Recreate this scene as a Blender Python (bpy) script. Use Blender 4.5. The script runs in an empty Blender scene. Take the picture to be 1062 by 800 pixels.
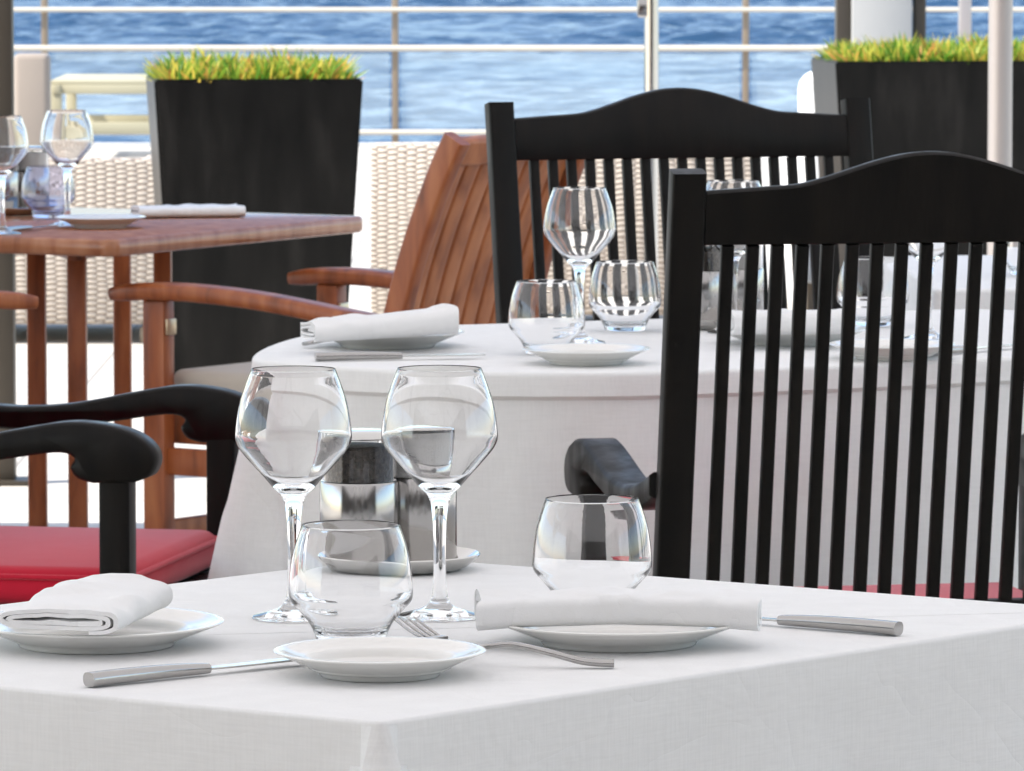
import bpy, bmesh, math, random
from mathutils import Vector, Matrix, noise
random.seed(7)
R = math.radians
scn = bpy.context.scene
C = scn.collection

# ------------------------------------------------------------------ camera
F_PX, W_PX, H_PX = 6300.0, 1062.0, 800.0
PITCH = math.atan((400 + 114) / F_PX)
CAM = Vector((0, 0, 1.39))
cd = bpy.data.cameras.new('camera')
cam = bpy.data.objects.new('camera', cd); C.objects.link(cam)
cam.location = CAM
cam.rotation_euler = (math.pi / 2 - PITCH, 0, 0)
cd.sensor_width = 36; cd.sensor_fit = 'HORIZONTAL'
cd.lens = F_PX / W_PX * 36
cd.clip_start = 0.1; cd.clip_end = 9000
cd.dof.use_dof = True
cd.dof.focus_distance = 5.25
cd.dof.aperture_fstop = 50
scn.camera = cam

# ------------------------------------------------------------------ world, sun, exposure
SUN_AZ, SUN_EL = -112.0, 50.0          # azimuth from +Y towards +X
w = bpy.data.worlds.new('World'); scn.world = w; w.use_nodes = True
nt = w.node_tree; bg = nt.nodes['Background']
sky = nt.nodes.new('ShaderNodeTexSky'); sky.sky_type = 'NISHITA'; sky.sun_disc = False
sky.sun_elevation = R(SUN_EL); sky.sun_rotation = R(SUN_AZ)
nt.links.new(sky.outputs[0], bg.inputs[0]); bg.inputs[1].default_value = 0.15
sl = bpy.data.lights.new('sun', 'SUN'); sl.energy = 4.0; sl.angle = R(0.5); sl.color = (1, .95, .87)
so = bpy.data.objects.new('sun', sl); C.objects.link(so)
sdir = Vector((math.sin(R(SUN_AZ)) * math.cos(R(SUN_EL)), math.cos(R(SUN_AZ)) * math.cos(R(SUN_EL)), math.sin(R(SUN_EL))))
so.rotation_euler = sdir.to_track_quat('Z', 'Y').to_euler()
so.location = (0, 0, 20)
vs = scn.view_settings
scn.display_settings.display_device = 'sRGB'
vs.view_transform = 'Standard'; vs.look = 'None'; vs.gamma = 1; vs.use_curve_mapping = False
vs.exposure = 1.27
cy = scn.cycles
cy.use_denoising = True
cy.max_bounces = 16; cy.transmission_bounces = 14; cy.glossy_bounces = 6; cy.diffuse_bounces = 5; cy.transparent_max_bounces = 16
cy.sample_clamp_indirect = 8

# ------------------------------------------------------------------ pixel -> world
_rot = Matrix.Rotation(math.pi / 2 - PITCH, 3, 'X')
def ray(px, py):
    return _rot @ Vector(((px - W_PX / 2) / F_PX, -(py - H_PX / 2) / F_PX, -1.0))
def U(px, py, z):
    """point on the level plane z seen at photo pixel"""
    d = ray(px, py); t = (z - CAM.z) / d.z
    return CAM + d * t
def D(px, py, y):
    """point at distance y seen at photo pixel"""
    d = ray(px, py); return CAM + d * (y / d.y)

# ------------------------------------------------------------------ materials
def mat(name, col, rough=.5, metal=0, spec=.5, **kw):
    m = bpy.data.materials.new(name); m.use_nodes = True
    b = m.node_tree.nodes['Principled BSDF']
    b.inputs['Base Color'].default_value = (*col, 1)
    b.inputs['Roughness'].default_value = rough
    b.inputs['Metallic'].default_value = metal
    b.inputs['Specular IOR Level'].default_value = spec
    for k, v in kw.items():
        b.inputs[k.replace('_', ' ')].default_value = v
    return m
def nodes(m): return m.node_tree.nodes, m.node_tree.links, m.node_tree.nodes['Principled BSDF']
def noise_tex(m, scale, detail=4, coord='Object', stretch=None, dist=0.0):
    n, l, b = nodes(m)
    tc = n.new('ShaderNodeTexCoord'); src = tc.outputs[coord]
    if stretch:
        mp = n.new('ShaderNodeMapping'); mp.inputs['Scale'].default_value = stretch
        l.new(src, mp.inputs[0]); src = mp.outputs[0]
    t = n.new('ShaderNodeTexNoise'); t.inputs['Scale'].default_value = scale; t.inputs['Detail'].default_value = detail
    t.inputs['Distortion'].default_value = dist
    l.new(src, t.inputs['Vector'])
    return t
def add_bump(m, t, strength, dist=.01, prev=None):
    n, l, b = nodes(m)
    bp = n.new('ShaderNodeBump'); bp.inputs['Strength'].default_value = strength; bp.inputs['Distance'].default_value = dist
    l.new(t.outputs[0], bp.inputs['Height'])
    if prev: l.new(prev.outputs[0], bp.inputs['Normal'])
    l.new(bp.outputs[0], b.inputs['Normal'])
    return bp
def ramp(m, t, stops, target='Base Color'):
    n, l, b = nodes(m)
    r = n.new('ShaderNodeValToRGB')
    e = r.color_ramp.elements
    while len(e) < len(stops): e.new(.5)
    for q, (p, c) in zip(e, stops):
        q.position = p; q.color = (*c, 1) if len(c) == 3 else c
    l.new(t.outputs[0], r.inputs[0])
    if target: l.new(r.outputs[0], b.inputs[target])
    return r

M = {}
def weave(m, lo, hi):
    n, l, b = nodes(m)
    a_ = noise_tex(m, 420, 3, stretch=(1, 1, .07)); c_ = noise_tex(m, 420, 3, stretch=(.07, .07, 1))
    q = n.new('ShaderNodeMath'); q.operation = 'ADD'; l.new(a_.outputs[0], q.inputs[0]); l.new(c_.outputs[0], q.inputs[1])
    h = n.new('ShaderNodeMath'); h.operation = 'MULTIPLY'; h.inputs[1].default_value = .5; l.new(q.outputs[0], h.inputs[0])
    ramp(m, h, [(.38, (lo, lo, lo * .995)), (.62, (hi, hi, hi * .995))])
    return h
def creases(m, scale, strength, dist, prev):
    """soft ironing creases: ridges where a noise crosses its middle"""
    n, l, b = nodes(m)
    t = noise_tex(m, scale, 2, dist=.4)
    s1 = n.new('ShaderNodeMath'); s1.operation = 'SUBTRACT'; s1.inputs[1].default_value = .5; l.new(t.outputs[0], s1.inputs[0])
    s2 = n.new('ShaderNodeMath'); s2.operation = 'ABSOLUTE'; l.new(s1.outputs[0], s2.inputs[0])
    s3 = n.new('ShaderNodeMath'); s3.operation = 'POWER'; s3.inputs[1].default_value = .6; l.new(s2.outputs[0], s3.inputs[0])
    return add_bump(m, s3, strength, dist, prev)
# woven white linen
m = M['linen'] = mat('white_linen', (.80, .80, .80), .85, 0, .2)
t1 = noise_tex(m, 5.0, 5, dist=.6); b1 = add_bump(m, t1, .35, .012)
b1 = creases(m, 22, .45, .004, b1); t2 = noise_tex(m, 700, 2); add_bump(m, t2, .25, .001, b1)
m = M['linen_table'] = mat('pressed_table_linen', (.80, .80, .81), .8, 0, .25)
t1 = noise_tex(m, 3.0, 4, dist=1.2); b1 = add_bump(m, t1, .4, .014)
b2 = creases(m, 6, .35, .006, b1)
t2 = noise_tex(m, 14.0, 3, dist=.8, stretch=(1, .35, 1)); b2 = add_bump(m, t2, .35, .004, b2)
h = weave(m, .775, .815); add_bump(m, h, .3, .0008, b2)
# black lacquered wood
m = M['black'] = mat('black_lacquered_wood', (.0045, .004, .0036), .4, 0, .17)
t1 = noise_tex(m, 30, 5, stretch=(1, 1, .12)); add_bump(m, t1, .45, .003)
ramp(m, t1, [(.35, (.0028, .0026, .0025)), (.75, (.0095, .0075, .006))])
ramp(m, t1, [(.3, (.26, .32, .32)), (.7, (.55, .55, .55))], 'Roughness')
# teak
def teak(name, a, bcol, c, rough=.4):
    m = mat(name, bcol, rough, 0, .5)
    t = noise_tex(m, 9, 6, stretch=(3.2, 3.2, .6), dist=.5)
    ramp(m, t, [(.28, a), (.5, bcol), (.75, c)])
    add_bump(m, t, .12, .002)
    return m
M['teak'] = teak('oiled_teak', (.15, .038, .012), (.30, .080, .024), (.42, .145, .05))
M['teak_light'] = teak('pale_teak', (.24, .070, .024), (.40, .135, .047), (.52, .20, .08))
M['teak_top'] = teak('varnished_teak', (.24, .085, .04), (.36, .15, .075), (.44, .20, .11), .2)
# cushion fabric
def fabric(name, col, sheen=.2):
    m = mat(name, col, .85, 0, .2)
    t = noise_tex(m, 420, 2); b = add_bump(m, t, .25, .001)
    t = noise_tex(m, 9, 3); add_bump(m, t, .3, .006, b)
    m.node_tree.nodes['Principled BSDF'].inputs['Sheen Weight'].default_value = sheen
    return m
M['red'] = fabric('red_canvas', (.55, .010, .035), .3)
M['taupe'] = fabric('taupe_canvas', (.27, .225, .185))
M['beige'] = fabric('beige_canvas', (.52, .47, .41))
M['white_fabric'] = fabric('white_canvas', (.78, .77, .74))
# porcelain, steel, glass
M['porcelain'] = mat('white_porcelain', (.80, .79, .76), .12, 0, .5, Coat_Weight=.3)
m = M['steel'] = mat('polished_steel', (.62, .61, .59), .14, 1)
m = M['brushed'] = mat('brushed_steel', (.44, .43, .42), .17, 1)
t = noise_tex(m, 60, 3, stretch=(1, 1, .03)); add_bump(m, t, .05, .001)
m = M['glass'] = mat('clear_glass', (1, 1, 1), 0.0, 0, .5, Transmission_Weight=1.0, IOR=1.45)
m = M['lens_glass'] = mat('violet_tinted_glass', (.82, .84, .97), 0.0, 0, .5, Transmission_Weight=1.0, IOR=1.45)
M['pepper'] = mat('black_peppercorns', (.02, .016, .013), .5)
t = noise_tex(M['pepper'], 240, 2); add_bump(M['pepper'], t, .9, .004); ramp(M['pepper'], t, [(.35, (.012, .009, .008)), (.7, (.06, .045, .035))])
M['salt'] = mat('white_salt', (.75, .74, .72), .9)
t = noise_tex(M['salt'], 500, 2); add_bump(M['salt'], t, .8, .002)
M['brass'] = mat('dull_brass', (.55, .45, .32), .35, 1)
# planters
m = M['planter'] = mat('black_fibre_planter', (.006, .006, .006), .34, 0, .17)
t = noise_tex(m, 7, 6, stretch=(2.5, 2.5, .5)); ramp(m, t, [(.3, (.002, .002, .0018)), (.55, (.006, .0056, .005)), (.8, (.016, .0145, .013))])
t2 = noise_tex(m, 90, 3); add_bump(m, t2, .12, .002)
M['soil'] = mat('dark_soil', (.03, .02, .012), .95)
m = M['leaf'] = mat('mixed_leaves', (.1, .16, .03), .5, 0, .3)
n, l, b = nodes(m)
geo = n.new('ShaderNodeNewGeometry')
r = n.new('ShaderNodeValToRGB'); e = r.color_ramp.elements
stops = [(0, (.05, .15, .02)), (.25, (.14, .30, .03)), (.45, (.30, .42, .05)), (.66, (.52, .50, .07)), (.86, (.66, .48, .08)), (1, (.60, .22, .07))]
while len(e) < len(stops): e.new(.5)
for q, (p, c) in zip(e, stops): q.position = p; q.color = (*c, 1)
l.new(geo.outputs['Random Per Island'], r.inputs[0]); l.new(r.outputs[0], b.inputs['Base Color'])
tr = n.new('ShaderNodeBsdfTranslucent'); l.new(r.outputs[0], tr.inputs[0])
mx = n.new('ShaderNodeMixShader'); mx.inputs[0].default_value = .45
l.new(b.outputs[0], mx.inputs[1]); l.new(tr.outputs[0], mx.inputs[2]); l.new(mx.outputs[0], n['Material Output'].inputs[0])
# wicker: interlaced strands
m = M['wicker'] = mat('cream_wicker', (.72, .63, .53), .6, 0, .3)
n, l, b = nodes(m)
tc = n.new('ShaderNodeTexCoord')
sp = n.new('ShaderNodeSeparateXYZ'); l.new(tc.outputs['Object'], sp.inputs[0])
def mth(op, a_, b_=None):
    q = n.new('ShaderNodeMath'); q.operation = op
    for i, v in enumerate((a_, b_)):
        if v is None: continue
        if isinstance(v, (int, float)): q.inputs[i].default_value = v
        else: l.new(v, q.inputs[i])
    return q.outputs[0]
xy = mth('ADD', sp.outputs[0], sp.outputs[1])
wn = noise_tex(m, 9, 3); wob = mth('MULTIPLY', mth('SUBTRACT', wn.outputs[0], .5), .022)
zz = mth('ADD', sp.outputs[2], wob); xy = mth('ADD', xy, wob)
u_ = mth('DIVIDE', xy, .031); ui = mth('FLOOR', u_); uf = mth('FRACT', u_)
v_ = mth('ADD', mth('DIVIDE', zz, .0165), mth('MULTIPLY', ui, .5)); vf = mth('FRACT', v_)
strand = mth('SINE', mth('MULTIPLY', vf, math.pi)); bow = mth('SINE', mth('MULTIPLY', uf, math.pi))
hgt = mth('MULTIPLY', mth('POWER', strand, .6), mth('ADD', .55, mth('MULTIPLY', bow, .45)))
wr = n.new('ShaderNodeValToRGB'); e = wr.color_ramp.elements
e[0].position = .22; e[0].color = (.07, .04, .028, 1); e[1].position = .62; e[1].color = (.50, .43, .355, 1)
l.new(hgt, wr.inputs[0]); l.new(wr.outputs[0], b.inputs['Base Color'])
bp = n.new('ShaderNodeBump'); bp.inputs['Strength'].default_value = .8; bp.inputs['Distance'].default_value = .008
l.new(hgt, bp.inputs['Height']); l.new(bp.outputs[0], b.inputs['Normal'])
# outside
m = M['deck'] = mat('pale_stone_tiles', (.58, .54, .48), .7, 0, .3)
n, l, b = nodes(m)
tc = n.new('ShaderNodeTexCoord'); bk = n.new('ShaderNodeTexBrick'); l.new(tc.outputs['Object'], bk.inputs[0])
bk.offset = .0; bk.inputs['Scale'].default_value = 1; bk.inputs['Brick Width'].default_value = .6; bk.inputs['Row Height'].default_value = .6
bk.inputs['Mortar Size'].default_value = .006
bk.inputs['Color1'].default_value = (.60, .56, .50, 1); bk.inputs['Color2'].default_value = (.53, .49, .43, 1); bk.inputs['Mortar'].default_value = (.3, .28, .25, 1)
nz = noise_tex(m, 3, 5)
mxc = n.new('ShaderNodeMix'); mxc.data_type = 'RGBA'; mxc.blend_type = 'MULTIPLY'; mxc.inputs[0].default_value = .25
l.new(bk.outputs[0], mxc.inputs[6]); l.new(nz.outputs[0], mxc.inputs[7]); l.new(mxc.outputs[2], b.inputs['Base Color'])
m = M['sea'] = mat('sea_water', (.016, .044, .088), .2, 0, .4, IOR=1.33)
t2 = noise_tex(m, 3.0, 4, 'Object', (1, .6, 1), .3); add_bump(m, t2, .6, .12)
M['painted'] = mat('cream_painted_metal', (.38, .345, .23), .5)
M['white_rail'] = mat('white_painted_rail', (.50, .45, .37), .45)
M['bronze'] = mat('bronze_painted_metal', (.22, .17, .12), .45, .3)
M['dark_frame'] = mat('dark_brown_metal', (.045, .036, .026), .45, .2)
M['post'] = mat('satin_grey_post', (.40, .36, .345), .35, .6)
M['shade_wall'] = mat('shade_wall_grey', (.10, .09, .085), .9)  # dark grey for the unseen walls added to dim the camera side
M['plaster'] = mat('white_plaster', (.36, .355, .34), .85)
m = M['panel'] = mat('pale_railing_glass', (.75, .86, .86), .08, 0, .5)
n, l, b = nodes(m); b.inputs['Alpha'].default_value = .13
# cloth of the unseen awning, translucent to give soft fill
m = M['awning'] = mat('white_awning_canvas', (.78, .78, .79), .9)
n, l, b = nodes(m)
tr = n.new('ShaderNodeBsdfTranslucent'); tr.inputs[0].default_value = (.82, .80, .78, 1)
mx = n.new('ShaderNodeMixShader'); mx.inputs[0].default_value = .6
l.new(b.outputs[0], mx.inputs[1]); l.new(tr.outputs[0], mx.inputs[2]); l.new(mx.outputs[0], n['Material Output'].inputs[0])

# ------------------------------------------------------------------ mesh helpers
def tag(o, label=None, cat=None, group=None, kind=None):
    if label: o['label'] = label
    if cat: o['category'] = cat
    if group: o['group'] = group
    if kind: o['kind'] = kind
    return o
def empty(name, loc=(0, 0, 0), rz=0, label=None, cat=None, group=None):
    o = bpy.data.objects.new(name, None); C.objects.link(o)
    o.empty_display_size = .1
    o.location = loc; o.rotation_euler = (0, 0, rz)
    return tag(o, label, cat, group)
def obj(name, bm, m, parent=None, smooth=True, angle=40):
    me = bpy.data.meshes.new(name)
    bmesh.ops.recalc_face_normals(bm, faces=bm.faces[:])
    bm.to_mesh(me); bm.free()
    me.materials.append(m)
    if smooth:
        me.polygons.foreach_set('use_smooth', [True] * len(me.polygons))
        try: me.set_sharp_from_angle(angle=R(angle))
        except Exception: pass
    o = bpy.data.objects.new(name, me); C.objects.link(o)
    if parent: o.parent = parent
    return o
def NB(): return bmesh.new()
def bx(bm, c, s, bev=.004, rot=None, seg=2):
    """bevelled box, centre c, size s"""
    r = bmesh.ops.create_cube(bm, size=1)
    vs_ = r['verts']
    bmesh.ops.scale(bm, vec=s, verts=vs_)
    if bev:
        es = list({e for v in vs_ for e in v.link_edges})
        rr = bmesh.ops.bevel(bm, geom=es, offset=bev, segments=seg, affect='EDGES', profile=.5)
        vs_ = list({v for f in rr['faces'] for v in f.verts} | {v for v in vs_ if v.is_valid})
    if rot is not None: bmesh.ops.rotate(bm, cent=(0, 0, 0), matrix=rot, verts=vs_)
    bmesh.ops.translate(bm, vec=c, verts=vs_)
    return bm
def lathe(bm, prof, seg=64, c=(0, 0, 0), sx=1, sy=1):
    """revolve (r,z) points; r==0 ends become poles"""
    rings = []
    for r, z in prof:
        if r < 1e-6: rings.append([bm.verts.new((c[0], c[1], c[2] + z))])
        else: rings.append([bm.verts.new((c[0] + sx * r * math.cos(2 * math.pi * i / seg), c[1] + sy * r * math.sin(2 * math.pi * i / seg), c[2] + z)) for i in range(seg)])
    for a, b in zip(rings, rings[1:]):
        for i in range(seg):
            j = (i + 1) % seg
            if len(a) == 1 and len(b) == 1: continue
            if len(a) == 1: bm.faces.new((a[0], b[i], b[j]))
            elif len(b) == 1: bm.faces.new((a[i], b[0], a[j]))
            else: bm.faces.new((a[i], b[i], b[j], a[j]))
    return bm
def spline(pts, n=8, closed=False):
    """Catmull-Rom through points"""
    P = [Vector(p) for p in pts]; out = []
    N = len(P); rng = N if closed else N - 1
    for i in range(rng):
        if closed: p0, p1, p2, p3 = P[(i - 1) % N], P[i], P[(i + 1) % N], P[(i + 2) % N]
        else: p0, p1, p2, p3 = P[max(i - 1, 0)], P[i], P[i + 1], P[min(i + 2, N - 1)]
        for k in range(n):
            t = k / n
            out.append(.5 * ((2 * p1) + (-p0 + p2) * t + (2 * p0 - 5 * p1 + 4 * p2 - p3) * t * t + (-p0 + 3 * p1 - 3 * p2 + p3) * t ** 3))
    if not closed: out.append(P[-1])
    return out
def sweep(bm, path, sect, up=(0, 0, 1), scale=None):
    """sweep a closed 2D section (list of (a,b): a = sideways, b = up-ish) along a path"""
    path = [Vector(p) for p in path]; rings = []; up = Vector(up)
    for i, p in enumerate(path):
        t = (path[min(i + 1, len(path) - 1)] - path[max(i - 1, 0)]).normalized()
        side = t.cross(up).normalized(); u = side.cross(t).normalized()
        s = scale(i / (len(path) - 1)) if scale else (1, 1)
        rings.append([bm.verts.new(p + side * a * s[0] + u * b * s[1]) for a, b in sect])
    k = len(sect)
    for a, b in zip(rings, rings[1:]):
        for i in range(k):
            j = (i + 1) % k
            bm.faces.new((a[i], a[j], b[j], b[i]))
    bm.faces.new(rings[0][::-1]); bm.faces.new(rings[-1])
    return bm
def rrect(w_, h_, r, n=3):
    out = []
    for cx, cy_, a0 in ((w_ / 2 - r, h_ / 2 - r, 0), (-w_ / 2 + r, h_ / 2 - r, 90), (-w_ / 2 + r, -h_ / 2 + r, 180), (w_ / 2 - r, -h_ / 2 + r, 270)):
        for k in range(n + 1):
            a = R(a0 + 90 * k / n); out.append((cx + r * math.cos(a), cy_ + r * math.sin(a)))
    return out
def circ(r, n=20): return [(r * math.cos(2 * math.pi * i / n), r * math.sin(2 * math.pi * i / n)) for i in range(n)]
def extrude(bm, outline, axis, lo, hi, bev=.003):
    """extrude a 2D outline along an axis ('x': outline is (y,z); 'y': (x,z); 'z': (x,y)) with bevelled rims"""
    def P(q, h):
        a, b = q
        return (h, a, b) if axis == 'x' else (a, h, b) if axis == 'y' else (a, b, h)
    n = len(outline)
    # inset for the rims
    ins = []
    area = sum(outline[i][0] * outline[(i + 1) % n][1] - outline[(i + 1) % n][0] * outline[i][1] for i in range(n))
    sg = 1 if area > 0 else -1
    for i in range(n):
        p0 = Vector(outline[i - 1]); p1 = Vector(outline[i]); p2 = Vector(outline[(i + 1) % n])
        d1 = (p1 - p0); d2 = (p2 - p1)
        if d1.length < 1e-9: d1 = d2
        if d2.length < 1e-9: d2 = d1
        t = (d1.normalized() + d2.normalized())
        t = t.normalized() if t.length > 1e-6 else d1.normalized()
        nrm = Vector((-t.y, t.x)) * sg
        ins.append(p1 + nrm * bev)
    A = [bm.verts.new(P(q, lo)) for q in ins]; B = [bm.verts.new(P(q, lo + bev)) for q in outline]
    Cc = [bm.verts.new(P(q, hi - bev)) for q in outline]; Dd = [bm.verts.new(P(q, hi)) for q in ins]
    for a, b in ((A, B), (B, Cc), (Cc, Dd)):
        for i in range(n):
            j = (i + 1) % n; bm.faces.new((a[i], a[j], b[j], b[i]))
    bm.faces.new(A[::-1]); bm.faces.new(Dd)
    return bm
def copy_tree(o, parent=None):
    c = o.copy(); C.objects.link(c)
    if parent: c.parent = parent
    for ch in list(o.children): copy_tree(ch, c)
    return c
def put(o, loc, rz=0.0, label=None, group=None):
    o.location = loc; o.rotation_euler = (0, 0, rz); return tag(o, label, None, group)

TZ = .75      # table height

# ------------------------------------------------------------------ SETTING
bm = NB(); bx(bm, (0, 8, -.6), (80, 51, 1.2), 0); tag(obj('terrace_floor', bm, M['deck'], smooth=False), kind='structure')
import numpy as np
def sea():
    """near water: real waves from a spectrum of crossing swells; farther out a flat sheet"""
    xs = np.arange(-60, 60.01, .30); ys = np.concatenate([np.arange(34, 90, .5), np.arange(90, 340, .22)])
    X, Y = np.meshgrid(xs, ys); Z = np.zeros_like(X); rg = np.random.default_rng(11)
    for k in range(80):
        lam = 0.7 * (6.0 / 0.7) ** rg.random(); th = rg.normal(0, .55) + .25
        kx, ky = math.sin(th) * 2 * math.pi / lam, math.cos(th) * 2 * math.pi / lam
        p = rg.random() * 6.28
        a = .0075 * lam ** .85
        w_ = np.sin(kx * X + ky * Y + p + .6 * np.sin(X * .11 * rg.random() + Y * .07 * rg.random() + p))
        Z += a * (w_ + .25 * (w_ * w_ - .5))
    gust = .75 + .35 * np.sin(X * .19 + 1.3 * np.sin(Y * .045)) * np.sin(Y * .06 + .7 * np.sin(X * .13))
    Z = Z * gust * np.clip((340 - Y) / 12, 0, 1) - 4.0
    n1, n0 = X.shape
    co = np.stack([X, Y, Z], -1).reshape(-1, 3).astype(np.float32)
    i = np.arange(n1 - 1)[:, None] * n0 + np.arange(n0 - 1)[None, :]
    q = np.stack([i, i + 1, i + 1 + n0, i + n0], -1).reshape(-1, 4).astype(np.int32)
    far = np.array([(-4000, 15, -4.6), (4000, 15, -4.6), (4000, 339, -4.6), (-4000, 339, -4.6), (-4000, 8000, -4.0), (4000, 8000, -4.0), (4000, 339.5, -4.02), (-4000, 339.5, -4.02)], np.float32)
    b0 = len(co); co = np.concatenate([co, far]); q = np.concatenate([q, np.array([[b0, b0 + 1, b0 + 2, b0 + 3], [b0 + 7, b0 + 6, b0 + 5, b0 + 4]], np.int32)])
    me = bpy.data.meshes.new('sea')
    me.vertices.add(len(co)); me.vertices.foreach_set('co', co.ravel())
    me.loops.add(q.size); me.loops.foreach_set('vertex_index', q.ravel())
    me.polygons.add(len(q)); me.polygons.foreach_set('loop_start', np.arange(0, q.size, 4, dtype=np.int32)); me.polygons.foreach_set('use_smooth', np.ones(len(q), bool))
    me.update(calc_edges=True); me.validate()
    me.materials.append(M['sea']); o = bpy.data.objects.new('sea', me); C.objects.link(o); tag(o, kind='structure')
sea()
bm = NB(); bx(bm, (0, 3.1, 2.92), (17, 18.6, .012), 0); tag(obj('unseen_awning', bm, M['awning'], smooth=False), kind='structure')  # out of view, put in to shade the tables and diffuse sun onto them

bm = NB(); bx(bm, (0, -5.4, 1.8), (17, .2, 3.6), 0); tag(obj('added_rear_wall', bm, M['shade_wall'], smooth=False), kind='structure')  # unseen wall added behind the camera to cut sky light from there
for sx in (-1, 1):
    bm = NB(); bx(bm, (sx * 4.6, -1.6, 1.45), (.2, 7.39, 2.9), 0); tag(obj('added_side_wall', bm, M['shade_wall'], smooth=False), kind='structure')  # unseen walls added to keep side light off the front-facing surfaces
# railing
RY = 33.0
t = empty('railing', (0, RY, 0), 0, 'long seaside railing with pale round rails, bronze posts and low glass panels', 'railing')
def zat(py, y): return D(531, py, y).z
px_m = RY / F_PX
posts = [(47 + 363 * k - 531) * px_m for k in range(-4, 7)]
for X in posts:
    bm = NB(); bx(bm, (X, 0, .5), (.036, .05, 1.0), .005); obj('post', bm, M['bronze'], t)
for py, rr in ((-37, .022), (10, .0125), (50, .0165), (137, .014)):
    bm = NB(); sweep(bm, [(posts[0], -.045, zat(py, RY)), (posts[-1], -.045, zat(py, RY))], circ(rr)); obj('rail', bm, M['white_rail'], t)
for a, b in zip(posts, posts[1:]):
    bm = NB(); bx(bm, ((a + b) / 2, .0, (zat(54, RY) + zat(134, RY)) / 2), (b - a - .06, .012, zat(56, RY) - zat(134, RY)), .002); obj('glass_panel', bm, M['panel'], t)

# awning posts
bm = NB(); X = (1037 - 531) / F_PX * 14.0
t = empty('steel_post', (X, 14.0, 0), 0, 'thick round steel post rising in front of the wide black planter', 'post')
lathe(bm, [(0, 0), (.028, 0), (.028, 2.9), (0, 2.9)], 32); obj('tube', bm, M['post'], t)
bm = NB(); lathe(bm, [(0, .0), (.07, .0), (.07, .008), (.03, .012), (.03, .03), (0, .03)], 32); obj('base_plate', bm, M['brushed'], t)
X = (675.5 - 531) / F_PX * 15.5
t = empty('steel_post', (X, 15.5, 0), 0, 'slim shiny steel pole behind the arched crest of the far black chair', 'post')
bm = NB(); lathe(bm, [(0, 0), (.0185, 0), (.0185, 2.9), (0, 2.9)], 32); obj('tube', bm, M['steel'], t)
bm = NB(); bx(bm, (-.022, 0, zat(8, 15.5)), (.03, .03, .05), .005); obj('clip', bm, M['brushed'], t)
bm = NB(); lathe(bm, [(0, .0), (.05, .0), (.05, .008), (.02, .012), (.02, .03), (0, .03)], 32); obj('base_plate', bm, M['brushed'], t)
X = (3 - 531) / F_PX * 14.2
t = empty('dark_post', (X, 14.2, 0), 0, 'dark brown metal upright at the left edge of the terrace', 'post')
bm = NB(); bx(bm, (0, 0, 1.45), (.05, .06, 2.9), .004); obj('upright', bm, M['dark_frame'], t)
bm = NB(); bx(bm, (0, 0, .006), (.12, .12, .012), .003); obj('base_plate', bm, M['dark_frame'], t)

# white pillar between dark uprights
PYL = 21.0
def xp(px, y): return (px - 531) / F_PX * y
t = empty('white_pillar', (xp(912, PYL), PYL, 0), 0, 'white plastered pillar with a dark metal frame on either side', 'pillar')
hw = 31 * PYL / F_PX
bm = NB(); bx(bm, (0, 0, 1.45), (2 * hw, .24, 2.9), .006); obj('shaft', bm, M['plaster'], t)
for px, wpx in ((873, 16), (952, 13)):
    bm = NB(); bx(bm, (xp(px, PYL) - xp(912, PYL), -.03, 1.45), (wpx * PYL / F_PX - .004, .12, 2.9), .004); obj('frame', bm, M['dark_frame'], t)
t = empty('pale_post', (xp(1000, 27), 27, 0), 0, 'pale grey post by the railing right of the white pillar', 'post')
bm = NB(); bx(bm, (0, 0, .75), (.055, .055, 1.5), .006); obj('upright', bm, M['post'], t)
bm = NB(); bx(bm, (0, 0, .006), (.13, .13, .012), .003); obj('base_plate', bm, M['white_rail'], t)

# cream bench by the railing, beige bollard
t = empty('cream_bench', (0, 0, 0), 0, 'low cream bench with slatted top standing by the railing', 'bench')
by0, by1 = 31.2, 32.3
bx0, bx1 = xp(60, 31.7), xp(195, 31.7)
t.location = ((bx0 + bx1) / 2, (by0 + by1) / 2, 0); hwx = (bx1 - bx0) / 2; hwy = (by1 - by0) / 2
bm = NB()
for k in range(9): bx(bm, (0, -hwy + .06 + k * (2 * hwy - .12) / 8, .405), (2 * hwx, .10, .02), .003)
obj('slatted_top', bm, M['painted'], t)
bm = NB()
for s in (-1, 1):
    bx(bm, (0, s * (hwy - .03), .37), (2 * hwx - .1, .04, .05), .003); bx(bm, (s * (hwx - .03), 0, .37), (.04, 2 * hwy, .05), .003)
    bx(bm, (0, s * (hwy - .03), .17), (2 * hwx - .1, .035, .06), .003)
obj('frame', bm, M['painted'], t)
for sx in (-1, 1):
    for sy in (-1, 1):
        bm = NB(); bx(bm, (sx * (hwx - .03), sy * (hwy - .03), .197), (.055, .045, .394), .004); obj('leg', bm, M['painted'], t)
t = empty('beige_bollard', (xp(34, 31.0), 31.0, 0), 0, 'beige round-edged block standing at the railing left of the cream bench', 'bollard')
bm = NB(); bx(bm, (0, 0, .29), (.18, .16, .54), .03, seg=4); obj('padded_body', bm, M['taupe'], t)
bm = NB(); bx(bm, (0, 0, .011), (.15, .13, .022), .004); obj('foot', bm, M['dark_frame'], t)

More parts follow.
